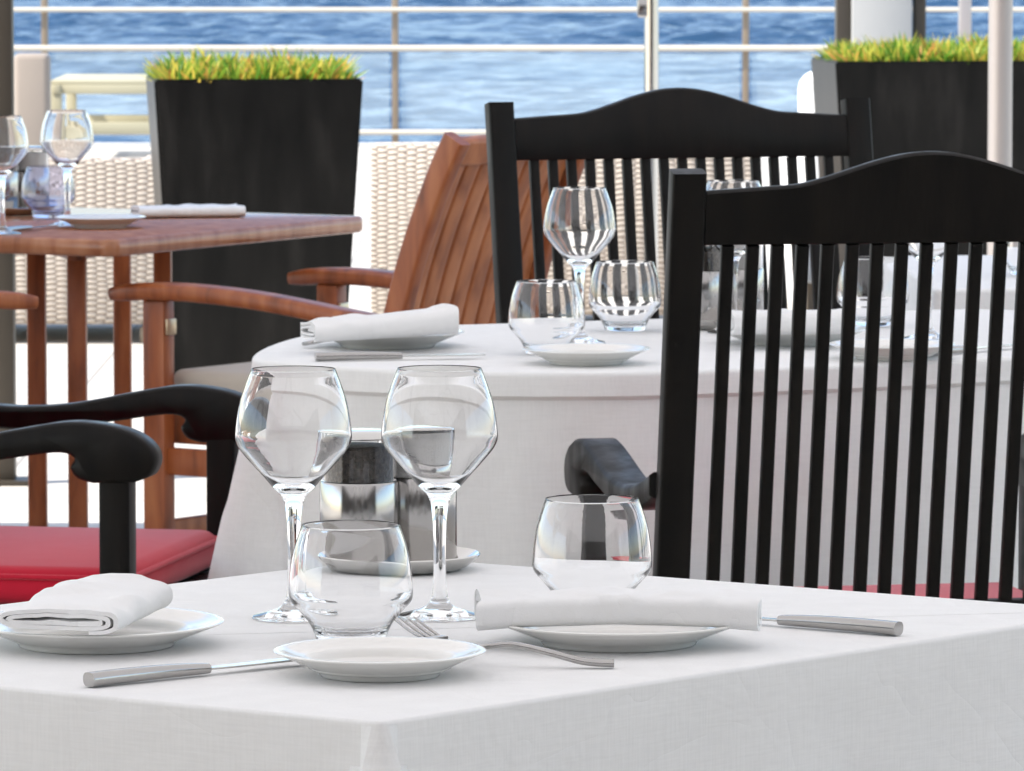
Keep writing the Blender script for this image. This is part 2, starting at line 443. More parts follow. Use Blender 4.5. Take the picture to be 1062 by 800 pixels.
# ------------------------------------------------------------------ wicker sofas
def sofa(x0, x1, y, h, label, rz=0):
    wd = x1 - x0
    t = empty('wicker_sofa', ((x0 + x1) / 2, y, 0), rz, label, 'sofa', 'wicker sofas on the sunny terrace')
    bm = NB()
    bx(bm, (0, .05, h / 2 + .03), (wd, .10, h - .06), .02)
    obj('backrest', bm, M['wicker'], t)
    for s in (-1, 1):
        bm = NB(); bx(bm, (s * (wd / 2 - .055), .46, .30), (.11, .715, .50), .02); obj('arm', bm, M['wicker'], t)
        for q in (.06, .78):
            bm = NB(); bx(bm, (s * (wd / 2 - .06), q, .025), (.05, .05, .05), .004); obj('foot', bm, M['bronze'], t)
    bm = NB(); bx(bm, (0, .46, .17), (wd - .224, .71, .22), .015); obj('seat_base', bm, M['wicker'], t)
    k = max(1, round(wd / .75)); cw = (wd - .24) / k
    for i in range(k):
        X = -wd / 2 + .12 + cw * (i + .5)
        bm = NB(); bx(bm, (X, .46, .35), (cw - .01, .68, .13), .035, seg=4); obj('seat_cushion', bm, M['white_fabric'], t)
        bm = NB(); bx(bm, (X, .17, .42 + (h - .42) * .5 - .01), (cw - .02, .12, h - .42 - .03), .03, seg=4); obj('back_cushion', bm, M['white_fabric'], t)
    return t
sofa(xp(-120, 18.6), xp(172, 18.6), 18.6, .57, 'cream wicker sofa seen from behind through the legs of the teak table')
sofa(xp(384, 19.0), xp(790, 19.0), 19.0, .60, 'cream wicker sofa seen from behind between the teak chair and the far black chair')
# white lounge chair behind the right planter
t = empty('white_armchair', (xp(905, 20.0), 19.9, 0), 0, 'white rounded armchair behind the wide black planter', 'armchair')
bm = NB(); bx(bm, (0, 0, .45), (.50, .14, .70), .06, seg=4); obj('backrest', bm, M['white_fabric'], t)
bm = NB(); bx(bm, (0, .36, .30), (.40, .57, .2), .05, seg=4); obj('seat', bm, M['white_fabric'], t)
for s in (-1, 1):
    bm = NB(); bx(bm, (s * .23, .34, .34), (.09, .56, .42), .04, seg=4); obj('arm', bm, M['white_fabric'], t)
    for q in (.05, .55):
        bm = NB(); bx(bm, (s * .2, q, .05), (.04, .04, .2), .004); obj('leg', bm, M['bronze'], t)

# ------------------------------------------------------------------ planters
def planter(loc, rz, wt, dt, h, taper, label, plant_label, nblades):
    t = empty('tall_planter', loc, rz, label, 'planter')
    wb, db = wt * taper, dt * taper
    bm = NB()
    def ring(w_, d_, z): return [bm.verts.new((sx * w_ / 2, sy * d_ / 2, z)) for sx, sy in ((-1, -1), (1, -1), (1, 1), (-1, 1))]
    rs = [ring(wb, db, 0), ring(wt, dt, h), ring(wt - .04, dt - .04, h), ring(wt - .05, dt - .05, h - .06)]
    for a, b in zip(rs, rs[1:]):
        for i in range(4): bm.faces.new((a[i], a[(i + 1) % 4], b[(i + 1) % 4], b[i]))
    bm.faces.new(rs[0][::-1]); bm.faces.new(rs[-1])
    es = [e for e in bm.edges if e.calc_length() > .1]
    bmesh.ops.bevel(bm, geom=es, offset=.006, segments=2, affect='EDGES')
    obj('pot', bm, M['planter'], t)
    bm = NB()
    bx(bm, (0, 0, h - .045), (wt - .062, dt - .062, .03), .004); obj('soil', bm, M['soil'], t)
    # planting: many narrow shoots
    bm = NB()
    for k in range(nblades):
        x = random.uniform(-.5, .5) * (wt - .08); y = random.uniform(-.5, .5) * (dt - .08)
        edge = max(abs(x) / (wt / 2), abs(y) / (dt / 2))
        hh = .018 + random.uniform(.015, .088) * (1.0 - .30 * edge ** 3) * max(.4, .9 + .55 * noise.noise(Vector((x * 16, y * 16, 1))))
        a = random.uniform(0, 2 * math.pi)
        lean = random.uniform(.01, .075)
        lx, ly = lean * math.cos(a) + .25 * (x / wt) * .12, lean * math.sin(a)
        b = random.uniform(0, math.pi); wv = random.uniform(.002, .0055)
        ux, uy = math.cos(b) * wv, math.sin(b) * wv
        z0 = h - .032
        p = [(x - ux, y - uy, z0), (x + ux, y + uy, z0), (x + lx * .5 + ux * 1.15, y + ly * .5 + uy * 1.15, z0 + hh * .6), (x + lx * .5 - ux * 1.15, y + ly * .5 - uy * 1.15, z0 + hh * .6), (x + lx, y + ly, z0 + hh)]
        v = [bm.verts.new(q) for q in p]
        bm.faces.new((v[0], v[1], v[2], v[3])); bm.faces.new((v[3], v[2], v[4]))
    o = obj('planter_foliage', bm, M['leaf'], None, smooth=False)
    o.location = loc; o.rotation_euler = (0, 0, rz)
    tag(o, plant_label, 'plants', kind='stuff')
    return t
PY1 = 16.0
zt = zat(82, PY1)
planter((xp(258.5, PY1), PY1 + .24, 0), R(6), 217 * PY1 / F_PX, .50, zt, .80,
        'tall black tapered planter with green tufts behind the teak table', 'green and yellow shoots filling the tall tapered planter', 4200)
PY2 = 17.6
zt = zat(64, PY2)
planter((xp(866, PY2) + .575, PY2 + .33, 0), R(5.5), 1.2, .50, zt, .9,
        'wide black planter with yellow green tufts behind the steel post', 'yellow green shoots filling the wide black planter', 8500)

# ------------------------------------------------------------------ TABLE LINEN
def cloth(name, outline, z, drop, label, corners=(), flare=.05, rad=.012, lip=None, folds=(.006, 9), seed=0, m=None, group=None):
    """draped cloth over a closed outline (world xy, counter-clockwise)"""
    P = [Vector((p[0], p[1])) for p in outline]
    n = len(P)
    c = sum(P, Vector((0, 0))) / n
    nr = []
    for i in range(n):
        t = (P[(i + 1) % n] - P[i - 1]).normalized()
        q = Vector((t.y, -t.x))
        if q.dot(P[i] - c) < 0: q = -q
        nr.append(q)
    s = [0]
    for i in range(n): s.append(s[-1] + (P[(i + 1) % n] - P[i]).length)
    L = s[-1]
    cs = [s[min(range(n), key=lambda i: (P[i] - Vector((k[0], k[1]))).length)] for k in corners]
    rng = random.Random(seed)
    ph = [rng.uniform(0, 6.28) for _ in range(6)]
    def out(i, f):
        a = s[i] / L * 2 * math.pi; a += .25 * math.sin(2 * a + ph[3])
        v = folds[0] * (math.sin(folds[1] * a + ph[0]) + .6 * math.sin(folds[1] * 1.7 // 1 * a + ph[1]) + .4 * math.sin(3 * a + ph[2])) * f
        for q in cs:
            d = min(abs(s[i] - q), L - abs(s[i] - q))
            v += flare * f * min(1.0, 1.7 * max(0.0, 1 - d / (.004 + .30 * f * drop)))
        return v
    bm = NB(); rings = []
    def ring(fn): rings.append([bm.verts.new(fn(i)) for i in range(n)])
    def pos(i, o, zz): q = P[i] + nr[i] * o; return (q.x - c.x, q.y - c.y, zz)
    for ins in (.003, .0012): ring(lambda i: pos(i, -rad - ins, z))
    for k in range(6):
        a = k / 5 * math.pi / 2
        ring(lambda i: pos(i, -rad + rad * math.sin(a), z - rad + rad * math.cos(a)))
    if lip:
        for f in (.4, .8, 1.0): ring(lambda i: pos(i, .002 * f, z - rad - f * (lip - rad)))
        ring(lambda i: pos(i, -.005, z - lip - .006))
        z0, off = z - lip - .006, -.005
    else: z0, off = z - rad, 0
    K = 16
    for k in range(1, K + 1):
        f = k / K
        ring(lambda i: pos(i, off + out(i, f ** .9), z0 - f * (drop - (z - z0))))
    for a, b in zip(rings, rings[1:]):
        for i in range(n): bm.faces.new((a[i], b[i], b[(i + 1) % n], a[(i + 1) % n]))
    bm.faces.new(rings[0])
    o = obj(name, bm, m or M['linen_table'], None, angle=28)
    o.location = (c.x, c.y, 0)
    md = o.modifiers.new('thickness', 'SOLIDIFY'); md.thickness = .0012; md.offset = -1
    tag(o, label, 'tablecloth', group)
    return o, c
def dense(pts, step=.012):
    out = []
    for i, p in enumerate(pts):
        q = pts[(i + 1) % len(pts)]
        k = max(1, int((Vector(q) - Vector(p)).length / step))
        for j in range(k): out.append(Vector(p) + (Vector(q) - Vector(p)) * j / k)
    return out
def round_corners(pts, r, n=6):
    out = []
    N = len(pts)
    for i in range(N):
        p0, p1, p2 = Vector(pts[i - 1]), Vector(pts[i]), Vector(pts[(i + 1) % N])
        a = p1 + (p0 - p1).normalized() * r; b = p1 + (p2 - p1).normalized() * r
        for k in range(n + 1):
            t = k / n; out.append(a * (1 - t) ** 2 + p1 * 2 * t * (1 - t) + b * t * t)
    return out
def table_under(name, c, wx, wy, rz, label, mat_, z=TZ):
    t = empty(name, (c.x, c.y, 0), rz, label, 'table')
    bm = NB(); bx(bm, (0, 0, z - .022), (wx, wy, .03), .004); obj('tabletop', bm, mat_, t)
    for sx in (-1, 1):
        for sy in (-1, 1):
            bm = NB(); bx(bm, (sx * (wx / 2 - .05), sy * (wy / 2 - .05), (z - .037) / 2), (.05, .05, z - .037), .004); obj('leg', bm, mat_, t)
    return t

# front table: corner towards the camera
Nn = U(395, 749, TZ).xy; Bb = U(408, 577, TZ).xy
Ll = U(0, 712, TZ).xy; Rr = U(1062, 648, TZ).xy
dl = (Ll - Nn).normalized(); dr = (Rr - Nn).normalized()
SIDE = .86
# rhomb whose far corner meets the measured one
kk = (Bb - Nn)
det = dl.x * dr.y - dl.y * dr.x
a_ = (kk.x * dr.y - kk.y * dr.x) / det; b_ = (dl.x * kk.y - dl.y * kk.x) / det
quad = [Nn, Nn + dr * b_, Nn + dr * b_ + dl * a_, Nn + dl * a_]
print('TABLE1 sides', a_, b_, 'angle', math.degrees(dl.angle(dr)))
ol = dense(round_corners(quad, .009, 4), .005)
cl1, c1 = cloth('tablecloth', ol, TZ, .52, 'white tablecloth on the nearest table with its corner towards the viewer', quad, .17, .004, None, (.008, 9), 3, group='white tablecloths')
ang1 = math.atan2(dr.y, dr.x)
table_under('dining_table', c1, min(a_, b_) - .12, min(a_, b_) - .12, ang1, 'square dining table beneath the nearest white tablecloth', M['black'])

# second table behind it
pts2 = [(262, 371), (290, 376), (352, 380.5), (430, 384), (500, 386), (600, 386.5), (690, 385), (850, 379.5), (1040, 371), (1160, 362), (1205, 349), (1180, 331), (1036, 321), (900, 323), (760, 328), (600, 333), (500, 336), (430, 338), (350, 342.5), (305, 350), (272, 361)]
w2 = [U(px, py, TZ).xy for px, py in pts2]
ol2 = [Vector((p.x, p.y)) for p in spline([(p.x, p.y, 0) for p in w2], 10, True)]
cl2, c2 = cloth('tablecloth', ol2, TZ, .62, 'white tablecloth on the long table between the black chairs', [w2[0], w2[10], w2[11]], .10, .007, .032, (.030, 13), 5, group='white tablecloths')
ang2 = math.atan2((w2[12] - w2[16]).y, (w2[12] - w2[16]).x)
table_under('dining_table', c2, .95, .45, ang2, 'long dining table beneath the white tablecloth between the black chairs', M['black'])

# third white table, glimpsed through the slats on the right
q3 = [(.68, 9.75), (1.55, 9.85), (1.48, 10.75), (.66, 10.65)]
cl3, c3 = cloth('tablecloth', dense(round_corners(q3, .03)), TZ, .60, 'white tablecloth on the far right table glimpsed between chair slats', q3, .05, .008, None, (.005, 9), 8, group='white tablecloths')
table_under('dining_table', c3, .7, .7, R(6), 'square dining table beneath the far right white tablecloth', M['black'])

# ------------------------------------------------------------------ BLACK ARMCHAIRS
def crest_profile():
    """top edge height above the rail's bottom for u in 0..1 from centre to post"""
    def f(u):
        if u > .64: return .072 - .006 * (u - .64) / .36 + .0
        s = u / .64
        return .072 + .040 * (.5 + .5 * math.cos(math.pi * s)) ** .8
    return f
def recline(z):
    """y of the back at height z"""
    if z < .46: return -.05 * (1 - z / .46) ** 1.5
    q = (z - .46) / .62
    return -.115 * q
HW = .322; PW = .042
def make_black_chair():
    t = empty('black_armchair', (0, 0, 0), 0, 'x', 'armchair', 'black wooden armchairs')
    for s in (-1, 1):
        bm = NB()
        path = [(s * (HW - PW / 2), recline(z), z) for z in [0, .12, .24, .36, .46, .6, .75, .9, 1.0, 1.052]]
        sweep(bm, path, rrect(.030, PW, .004), up=(1, 0, 0)); obj('back_post', bm, M['black'], t)
    # crest rail, follows the recline
    zb = .962; f = crest_profile(); n = 48; xw = HW - PW - .0005
    tilt = -.115 / .62
    bm = NB(); cols = []
    for i in range(n + 1):
        x = -xw + 2 * xw * i / n; h = f(abs(x) / xw)
        col = []
        for (yy, zz) in ((-.013, .002), (-.011, 0), (.011, 0), (.013, .002), (.013, h - .004), (.008, h), (-.008, h), (-.013, h - .004)):
            z = zb + zz; col.append(bm.verts.new((x, recline(z) + yy, z)))
        cols.append(col)
    for a, b in zip(cols, cols[1:]):
        for i in range(8): bm.faces.new((a[i], a[(i + 1) % 8], b[(i + 1) % 8], b[i]))
    bm.faces.new(cols[0]); bm.faces.new(cols[-1][::-1]); obj('crest_rail', bm, M['black'], t, angle=50)
    bm = NB()
    for k in range(17):
        x = -xw + 2 * xw * (k + 1) / 18
        sweep(bm, [(x, recline(z), z) for z in (.51, .68, .82, .961)], rrect(.013, .0155, .002, 2), up=(1, 0, 0))
    obj('back_slats', bm, M['black'], t)
    bm = NB(); bx(bm, (0, recline(.49), .490), (2 * xw, .024, .045), .003, Matrix.Identity(3)); obj('lower_rail', bm, M['black'], t)
    # seat
    bm = NB()
    bx(bm, (0, .475, .385), (.556, .026, .07), .004); bx(bm, (0, .0, .385), (.538, .026, .07), .004)
    for s in (-1, 1): bx(bm, (s * .272, .24, .385), (.026, .44, .07), .004)
    bx(bm, (0, .24, .416), (.515, .44, .012), .002)
    obj('seat_frame', bm, M['black'], t)
    bm = NB(); bx(bm, (0, .252, .450), (.53, .455, .056), .022, seg=4)
    for v in bm.verts:
        if v.co.z > .465: v.co.z += .010 * max(0, 1 - (v.co.x / .27) ** 2) * max(0, 1 - ((v.co.y - .26) / .24) ** 2)
    cu = obj('seat_cushion', bm, M['red'], t)
    bm = NB(); rr = [(p[0], p[1] + .252, .465) for p in rrect(.532, .457, .024, 5)]
    rings = []
    for i, p in enumerate(rr):
        c_ = Vector(p); nx = Vector(rr[(i + 1) % len(rr)]) - Vector(rr[i - 1]); nx.normalize(); sd = nx.cross(Vector((0, 0, 1)))
        rings.append([bm.verts.new(c_ + sd * .004 * math.cos(a) + Vector((0, 0, .004 * math.sin(a)))) for a in [k * math.pi / 4 for k in range(8)]])
    for i in range(len(rings)):
        a, b = rings[i], rings[(i + 1) % len(rings)]
        for k in range(8): bm.faces.new((a[k], a[(k + 1) % 8], b[(k + 1) % 8], b[k]))
    obj('piping', bm, M['red'], cu)
    for s in (-1, 1):
        bm = NB(); sweep(bm, [(s * .299, .475, 0), (s * .299, .475, .3), (s * .299, .475, .620)], rrect(.042, .042, .004), up=(1, 0, 0)); obj('front_leg', bm, M['black'], t)
        # arm: side profile (y,z)
        top = spline([(-.022, .680, 0), (.07, .658, 0), (.16, .647, 0), (.25, .652, 0), (.35, .671, 0), (.42, .681, 0), (.485, .673, 0), (.520, .656, 0), (.533, .635, 0), (.526, .612, 0), (.505, .602, 0)], 5)
        bot = spline([(.448, .600, 0), (.427, .606, 0), (.417, .620, 0), (.422, .634, 0), (.395, .640, 0), (.32, .629, 0), (.24, .619, 0), (.16, .615, 0), (.07, .626, 0), (-.022, .648, 0)], 5)
        prof = [(p.x, p.y) for p in top + bot]
        bm = NB(); extrude(bm, prof, 'x', s * .303 - .026, s * .303 + .026, .005); obj('arm', bm, M['black'], t, angle=50)
        bm = NB(); bx(bm, (s * .297, .235, .17), (.028, .437, .032), .003); obj('side_stretcher', bm, M['black'], t)
    return t
ca = make_black_chair()
def place_by(chair, local, world, rz, label):
    v = Matrix.Rotation(rz, 3, 'Z') @ Vector(local)
    chair.location = (world.x - v.x, world.y - v.y, 0); chair.rotation_euler = (0, 0, rz); chair['label'] = label
TOPZ = .962 + .112
place_by(ca, (0, recline(TOPZ), 0), U(966, 157, TOPZ), R(10.5), 'black armchair nearest the viewer seen from behind with red seat')
cb = copy_tree(ca)
place_by(cb, (0, recline(TOPZ), 0), U(703, 91, TOPZ), R(197), 'black armchair at the far side of the long white table facing the viewer')
cc = copy_tree(ca)
place_by(cc, (.303, .535, 0), U(166, 470, .64), R(-101), 'black armchair at the left end of the long white table, both arms showing')

# ------------------------------------------------------------------ TEAK ARMCHAIRS
def make_teak_chair():
    t = empty('teak_armchair', (0, 0, 0), 0, 'x', 'armchair', 'teak armchairs around the teak table')
    BW = .205
    back = spline([(0, .03, .36), (0, .0, .46), (0, -.035, .60), (0, -.08, .74), (0, -.135, .87), (0, -.175, .945)], 5)
    for s in (-1, 1):
        bm = NB(); sweep(bm, [(s * BW, p.y, p.z) for p in back], rrect(.047, .032, .007), up=(1, 0, 0)); obj('back_post', bm, M['teak'], t)
    bm = NB()
    sweep(bm, [(-BW + .0155, -.164, .921), (0, -.177, .924), (BW - .0155, -.164, .921)], rrect(.028, .052, .008), up=(0, -.4, 1)); obj('top_rail', bm, M['teak_light'], t)
    bm = NB()
    for k in range(8):
        x = -BW + .0155 + (2 * BW - .031) * (k + .5) / 8
        sweep(bm, [(x, p.y + .002, p.z) for p in back[2:-3]], rrect(.013, .0405, .004), up=(1, 0, 0))
    obj('back_slats', bm, M['teak_light'], t)
    bm = NB(); bx(bm, (0, .012, .40), (2 * BW - .031, .022, .05), .004); obj('lower_rail', bm, M['teak'], t)
    # seat frame and cushion
    bm = NB()
    for s in (-1, 1): bx(bm, (s * .222, .255, .395), (.030, .46, .06), .005)
    bx(bm, (0, .475, .395), (.412, .026, .06), .005)
    for k in range(7): bx(bm, (0, .05 + k * .062, .433), (.412, .05, .014), .003)
    obj('seat_frame', bm, M['teak'], t)
    bm = NB(); bx(bm, (0, .245, .472), (.45, .45, .06), .02, seg=4); obj('seat_cushion', bm, M['beige'], t)
    for s in (-1, 1):
        arm = spline([(s * .232, -.045, .603), (s * .245, .06, .618), (s * .262, .22, .640), (s * .272, .36, .650), (s * .275, .47, .650), (s * .275, .56, .642)], 5)
        bm = NB(); sweep(bm, arm, rrect(.060, .032, .013, 5), scale=lambda f: (min(1, .55 + 3 * (1 - f) + .0), min(1, .7 + 3 * (1 - f)))); obj('arm', bm, M['teak'], t)
        bm = NB(); bx(bm, (s * .268, .46, .317), (.034, .05, .634), .004); obj('front_leg', bm, M['teak'], t)
        bm = NB(); sweep(bm, [(s * .250, -.12, 0), (s * .250, -.03, .22), (s * .250, .03, .40), (s * .250, .02, .59)], rrect(.05, .028, .004), up=(1, 0, 0)); obj('rear_leg', bm, M['teak'], t)
        bm = NB(); bx(bm, (s * .262, .235, .335), (.022, .50, .05), .004); obj('side_rail', bm, M['teak'], t)
        bm = NB(); bx(bm, (s * .268, .431, .585), (.028, .006, .03), .002); obj('hinge_plate', bm, M['brass'], t)
    bm = NB(); bx(bm, (0, .46, .20), (.50, .022, .045), .004); obj('front_stretcher', bm, M['teak_light'], t)
    return t
te = make_teak_chair()
place_by(te, (-.275, .56, 0), U(118, 303, .645), R(55), 'teak armchair with slatted back and beige cushion beside the tall planter')
tf = copy_tree(te)
place_by(tf, (.275, .56, 0), U(36, 312, .645), R(-62), 'teak armchair at the left edge with only one arm and leg in view')

# ------------------------------------------------------------------ TEAK TABLE
c1_ = U(117, 249, TZ).xy; c2_ = U(381, 224, TZ).xy
e1 = (c2_ - c1_); l1 = e1.length; e1.normalize(); e2 = Vector((-e1.y, e1.x))
SB = 1.0
cen = c1_ + e1 * l1 / 2 + e2 * SB / 2
rz3 = math.atan2(e1.y, e1.x)
t = empty('teak_table', (cen.x, cen.y, 0), rz3, 'teak table with glossy top laid for a meal by the tall planter', 'table')
bm = NB(); ol3 = round_corners([(-l1 / 2, -SB / 2), (l1 / 2, -SB / 2), (l1 / 2, SB / 2), (-l1 / 2, SB / 2)], .03)
extrude(bm, [(p.x, p.y) for p in ol3], 'z', TZ - .032, TZ, .005); obj('tabletop', bm, M['teak_top'], t, angle=50)
def loc3(px, y):
    v = Vector((xp(px, y), y)) - cen
    return Matrix.Rotation(-rz3, 2) @ v
legs3 = [loc3(37, 11.75), loc3(79, 11.45), loc3(168, 12.1)]
legs3.append(legs3[0] + (legs3[2] - legs3[1]))
for i, p in enumerate(legs3):
    bm = NB(); bx(bm, (p.x, p.y, (TZ - .034) / 2), (.036, .036, TZ - .036), .004, Matrix.Rotation(-rz3, 3, 'Z')); obj('leg', bm, M['teak'], t)
bm = NB()
for a, b in ((0, 1), (2, 3), (1, 2)):
    mid = (legs3[a] + legs3[b]) / 2; dv = legs3[b] - legs3[a]
    bx(bm, (mid.x, mid.y, TZ - .045), (dv.length + .06, .022, .022), .002, Matrix.Rotation(math.atan2(dv.y, dv.x), 3, 'Z'))
obj('apron', bm, M['teak'], t)

# ------------------------------------------------------------------ TABLEWARE
def wine_profile():
    o = [(0, 0), (.034, 0), (.0362, .0012), (.036, .0024), (.028, .0045), (.016, .008), (.0095, .0125), (.0070, .020), (.0058, .034), (.0054, .050), (.0056, .070), (.0066, .090), (.0085, .102), (.0115, .109), (.0175, .1145), (.0250, .1235), (.0372, .1370), (.0462, .1475), (.0502, .1545), (.0515, .1600), (.0512, .1660), (.0500, .1765), (.0472, .1910), (.0430, .2040), (.0375, .2190)]
    i = [(.0370, .2196), (.0365, .2188), (.0420, .2038), (.0462, .1908), (.0490, .1763), (.0502, .1660), (.0505, .1605), (.0491, .1552), (.0452, .1485), (.0360, .1382), (.0240, .1255), (.0155, .1185), (.008, .1150), (0, .1142)]
    return o + i
def tumbler_profile():
    o = [(0, .0005), (.020, .0008), (.026, 0), (.0290, .0008), (.0304, .004), (.0318, .0085), (.0366, .0180), (.0455, .0285), (.0512, .0350), (.0531, .0410), (.0530, .0480), (.0518, .0620), (.0488, .0790), (.0422, .0990)]
    i = [(.0416, .0998), (.0410, .0990), (.0476, .0790), (.0506, .0620), (.0518, .0480), (.0517, .0415), (.0498, .0365), (.0440, .0300), (.0350, .0200), (.0295, .0128), (.018, .0085), (0, .0078)]
    return o + i
def smooth_prof(p, n=3):
    q = spline([(a, b, 0) for a, b in p], n); return [(max(0, v.x), v.y) for v in q[:-1]] + [p[-1]]
bm = NB(); lathe(bm, smooth_prof(wine_profile()), 72); WINE = obj('wine_glass', bm, M['glass'], None, angle=75)
bm = NB(); lathe(bm, smooth_prof(tumbler_profile()), 72); TUMB = obj('tumbler', bm, M['glass'], None, angle=75)
used = set()
def inst(src, loc, rz, label, cat, group):
    o = src if src.name not in used else copy_tree(src)
    used.add(src.name)
    o.location = loc; o.rotation_euler = (0, 0, rz)
    return tag(o, label, cat, group)
ZT = TZ + .0006
WG, TG = 'wine glasses on the tables', 'water tumblers on the tables'
inst(WINE, U(305, 641, ZT), 0, 'large angular wine glass on the nearest table, left of the pair behind the front tumbler', 'wine glass', WG)
inst(WINE, U(456, 640, ZT), 1, 'large angular wine glass on the nearest table beside the fork tines', 'wine glass', WG)
inst(WINE, U(601, 356, ZT), 0, 'wine glass striped by chair slats between two tumblers on the long table', 'wine glass', WG)
inst(WINE, U(760, 345, ZT), 0, 'wine glass whose rim shows above the nearest chair crest', 'wine glass', WG)
inst(WINE, U(962, 352, ZT), 0, 'wine glass behind the slats of the nearest black chair on the right', 'wine glass', WG)
inst(WINE, U(70, 234, ZT), 0, 'whole wine glass on the teak table behind the violet tumbler', 'wine glass', WG)
inst(WINE, U(2, 243, ZT), 0, 'wine glass cut off by the left edge of the photo on the teak table', 'wine glass', WG)
inst(TUMB, U(364, 666, ZT), 0, 'tumbler in front of the two large wine glasses on the nearest table', 'tumbler', TG)
inst(TUMB, U(614, 634, ZT), 0, 'tumbler behind the flat folded napkin on the nearest table', 'tumbler', TG)
inst(TUMB, U(567, 367, ZT), 0, 'tumbler behind the bread plate on the long white table', 'tumbler', TG)
inst(TUMB, U(648, 343, ZT), 0, 'striped tumbler beside the near chair post on the long white table', 'tumbler', TG)
inst(TUMB, Vector((.86, 10.1, ZT)), 0, 'tumbler on the far right table glimpsed between chair slats', 'tumbler', TG)
inst(TUMB, U(905, 338, ZT), 0, 'tumbler behind the slats of the nearest chair', 'tumbler', TG)
v = inst(TUMB, U(50, 226, ZT), 0, 'violet tinted tumbler on the teak table', 'tumbler', TG)
v.data = v.data.copy(); v.data.materials[0] = M['lens_glass']

# plates
def plate_mesh(r, h, foot):
    o = [(0, .0012), (foot - .006, .0012), (foot - .003, 0), (foot, .0), (foot + .003, .004), (foot + (r - foot) * .35, h * .42), (r - .004, h - .003), (r, h - .0012), (r - .0005, h)]
    i = [(r - .006, h - .0004), (r * .80, h * .74), (r * .72, h * .66), (r * .69, h * .42), (r * .64, h * .22), (r * .40, h * .17), (0, h * .165)]
    bm = NB(); lathe(bm, smooth_prof(o + i, 2), 96); return bm
BREAD = obj('bread_plate', plate_mesh(.0865, .021, .049), M['porcelain'], None, angle=60)
DINNER = obj('dinner_plate', plate_mesh(.108, .021, .066), M['porcelain'], None, angle=60)
PG = 'white porcelain plates'
inst(BREAD, U(394, 700, ZT), 0, 'small white plate nearest the viewer between knife and fork', 'plate', PG)
inst(DINNER, U(100, 669, ZT), 0, 'white plate with rolled napkin at the left of the nearest table', 'plate', PG)
inst(DINNER, U(642, 667, ZT), 0, 'white plate under the flat folded napkin on the nearest table', 'plate', PG)
inst(DINNER, U(402, 359, ZT), 0, 'white plate under the rolled napkin on the long table', 'plate', PG)
inst(BREAD, U(608, 377, ZT), 0, 'small white plate in front of the tumbler on the long table', 'plate', PG)
inst(DINNER, U(820, 356, ZT), 0, 'white plate with napkin behind the slats of the nearest chair', 'plate', PG)
inst(BREAD, U(925, 372, ZT), 0, 'small white plate behind the right slats of the nearest chair', 'plate', PG)
inst(BREAD, U(104, 236, ZT), 0, 'small white plate on the teak table near its front corner', 'plate', PG)

# napkins: flattened roll of thick linen
def napkin(length, width, thick, turns, label, loc, rz, seed=0, droop=0.0, twist=0.0, widen=0.0, tilt=0.0, wav=.006, swell=0.0, ey=.55, ez=.75):
    rng = random.Random(seed); turns += .15
    T = .0040                                # layered cloth thickness
    path = []
    n = int(46 * turns)
    for i in range(n + 1):
        f = i / n; a = f * turns * 2 * math.pi + 4.4 - turns * 2 * math.pi
        gap = (1 - f) * (thick / 2 - T * .8)
        hh = max(.0018, thick / 2 - T / 2 - gap)
        ww = width / 2 - T / 2 - gap * 1.6
        c_, s_ = math.cos(a), math.sin(a)
        y = ww * math.copysign(abs(c_) ** ey, c_); z = hh * math.copysign(abs(s_) ** ez, s_)
        path.append(Vector((y, z)))
    y0, y1 = min(p.y for p in path), max(p.y for p in path); x0, x1 = min(p.x for p in path), max(p.x for p in path)
    path = [Vector(((p.x - (x0 + x1) / 2) * (width - T) / (x1 - x0), ((p.y - y0) / (y1 - y0) - .5) * (thick - T))) for p in path]
    bm = NB(); K = 36; rings = []
    for k in range(K + 1):
        u = k / K - .5
        ring_o, ring_i = [], []
        ws = 1 + widen * u
        for i, p in enumerate(path):
            d = (path[min(i + 1, n)] - path[max(i - 1, 0)])
            d = d.normalized() if d.length > 1e-9 else Vector((1, 0))
            nn = Vector((-d.y, d.x)) * T / 2
            for sgn, lst in ((1, ring_o), (-1, ring_i)):
                q = p + nn * sgn
                x = u * length + .004 * math.sin(q.x * 60 + seed)
                wob = noise.noise(Vector((u * 5 + seed * 3.1, q.x * 22, .3 + (q.y > 0)))) * wav
                wob += noise.noise(Vector((u * 14 + seed, q.x * 60, q.y * 60))) * .0026
                z = (q.y + thick / 2) * (1 + swell * u) + max(0, wob * (.4 + q.y / thick)) - droop * (2 * u) ** 2 * (1 if q.y > -1 else 0)
                yy = q.x * ws + twist * math.sin(u * 3) + .004 * noise.noise(Vector((u * 4, seed, 2)))
                lst.append(bm.verts.new((x, yy, max(z, -droop) + tilt * u)))
        rings.append(ring_o + ring_i[::-1])
    kk = len(rings[0])
    for a, b in zip(rings, rings[1:]):
        for i in range(kk):
            j = (i + 1) % kk; bm.faces.new((a[i], a[j], b[j], b[i]))
    for rg in (rings[0], rings[-1]):
        h = kk // 2
        for i in range(h - 1):
            bm.faces.new((rg[i], rg[i + 1], rg[kk - 2 - i], rg[kk - 1 - i]))
    o = obj('napkin', bm, M['linen'], None, angle=60)
    o.location = loc; o.rotation_euler = (0, 0, rz)
    return tag(o, label, 'napkin', 'folded linen napkins')
zp = TZ + .0215
napkin(.175, .102, .024, 2.1, 'rolled napkin showing its spiral end on the left plate of the nearest table', U(94, 645, zp + .002), R(74), 1, .0, .004, -.1, .0, wav=.011, swell=.35)
napkin(.237, .072, .025, 2.4, 'long flat folded napkin lying across the plate on the nearest table', U(640, 645, zp), R(-1), 2, .005, .0, wav=.012, ey=.32, ez=.42)
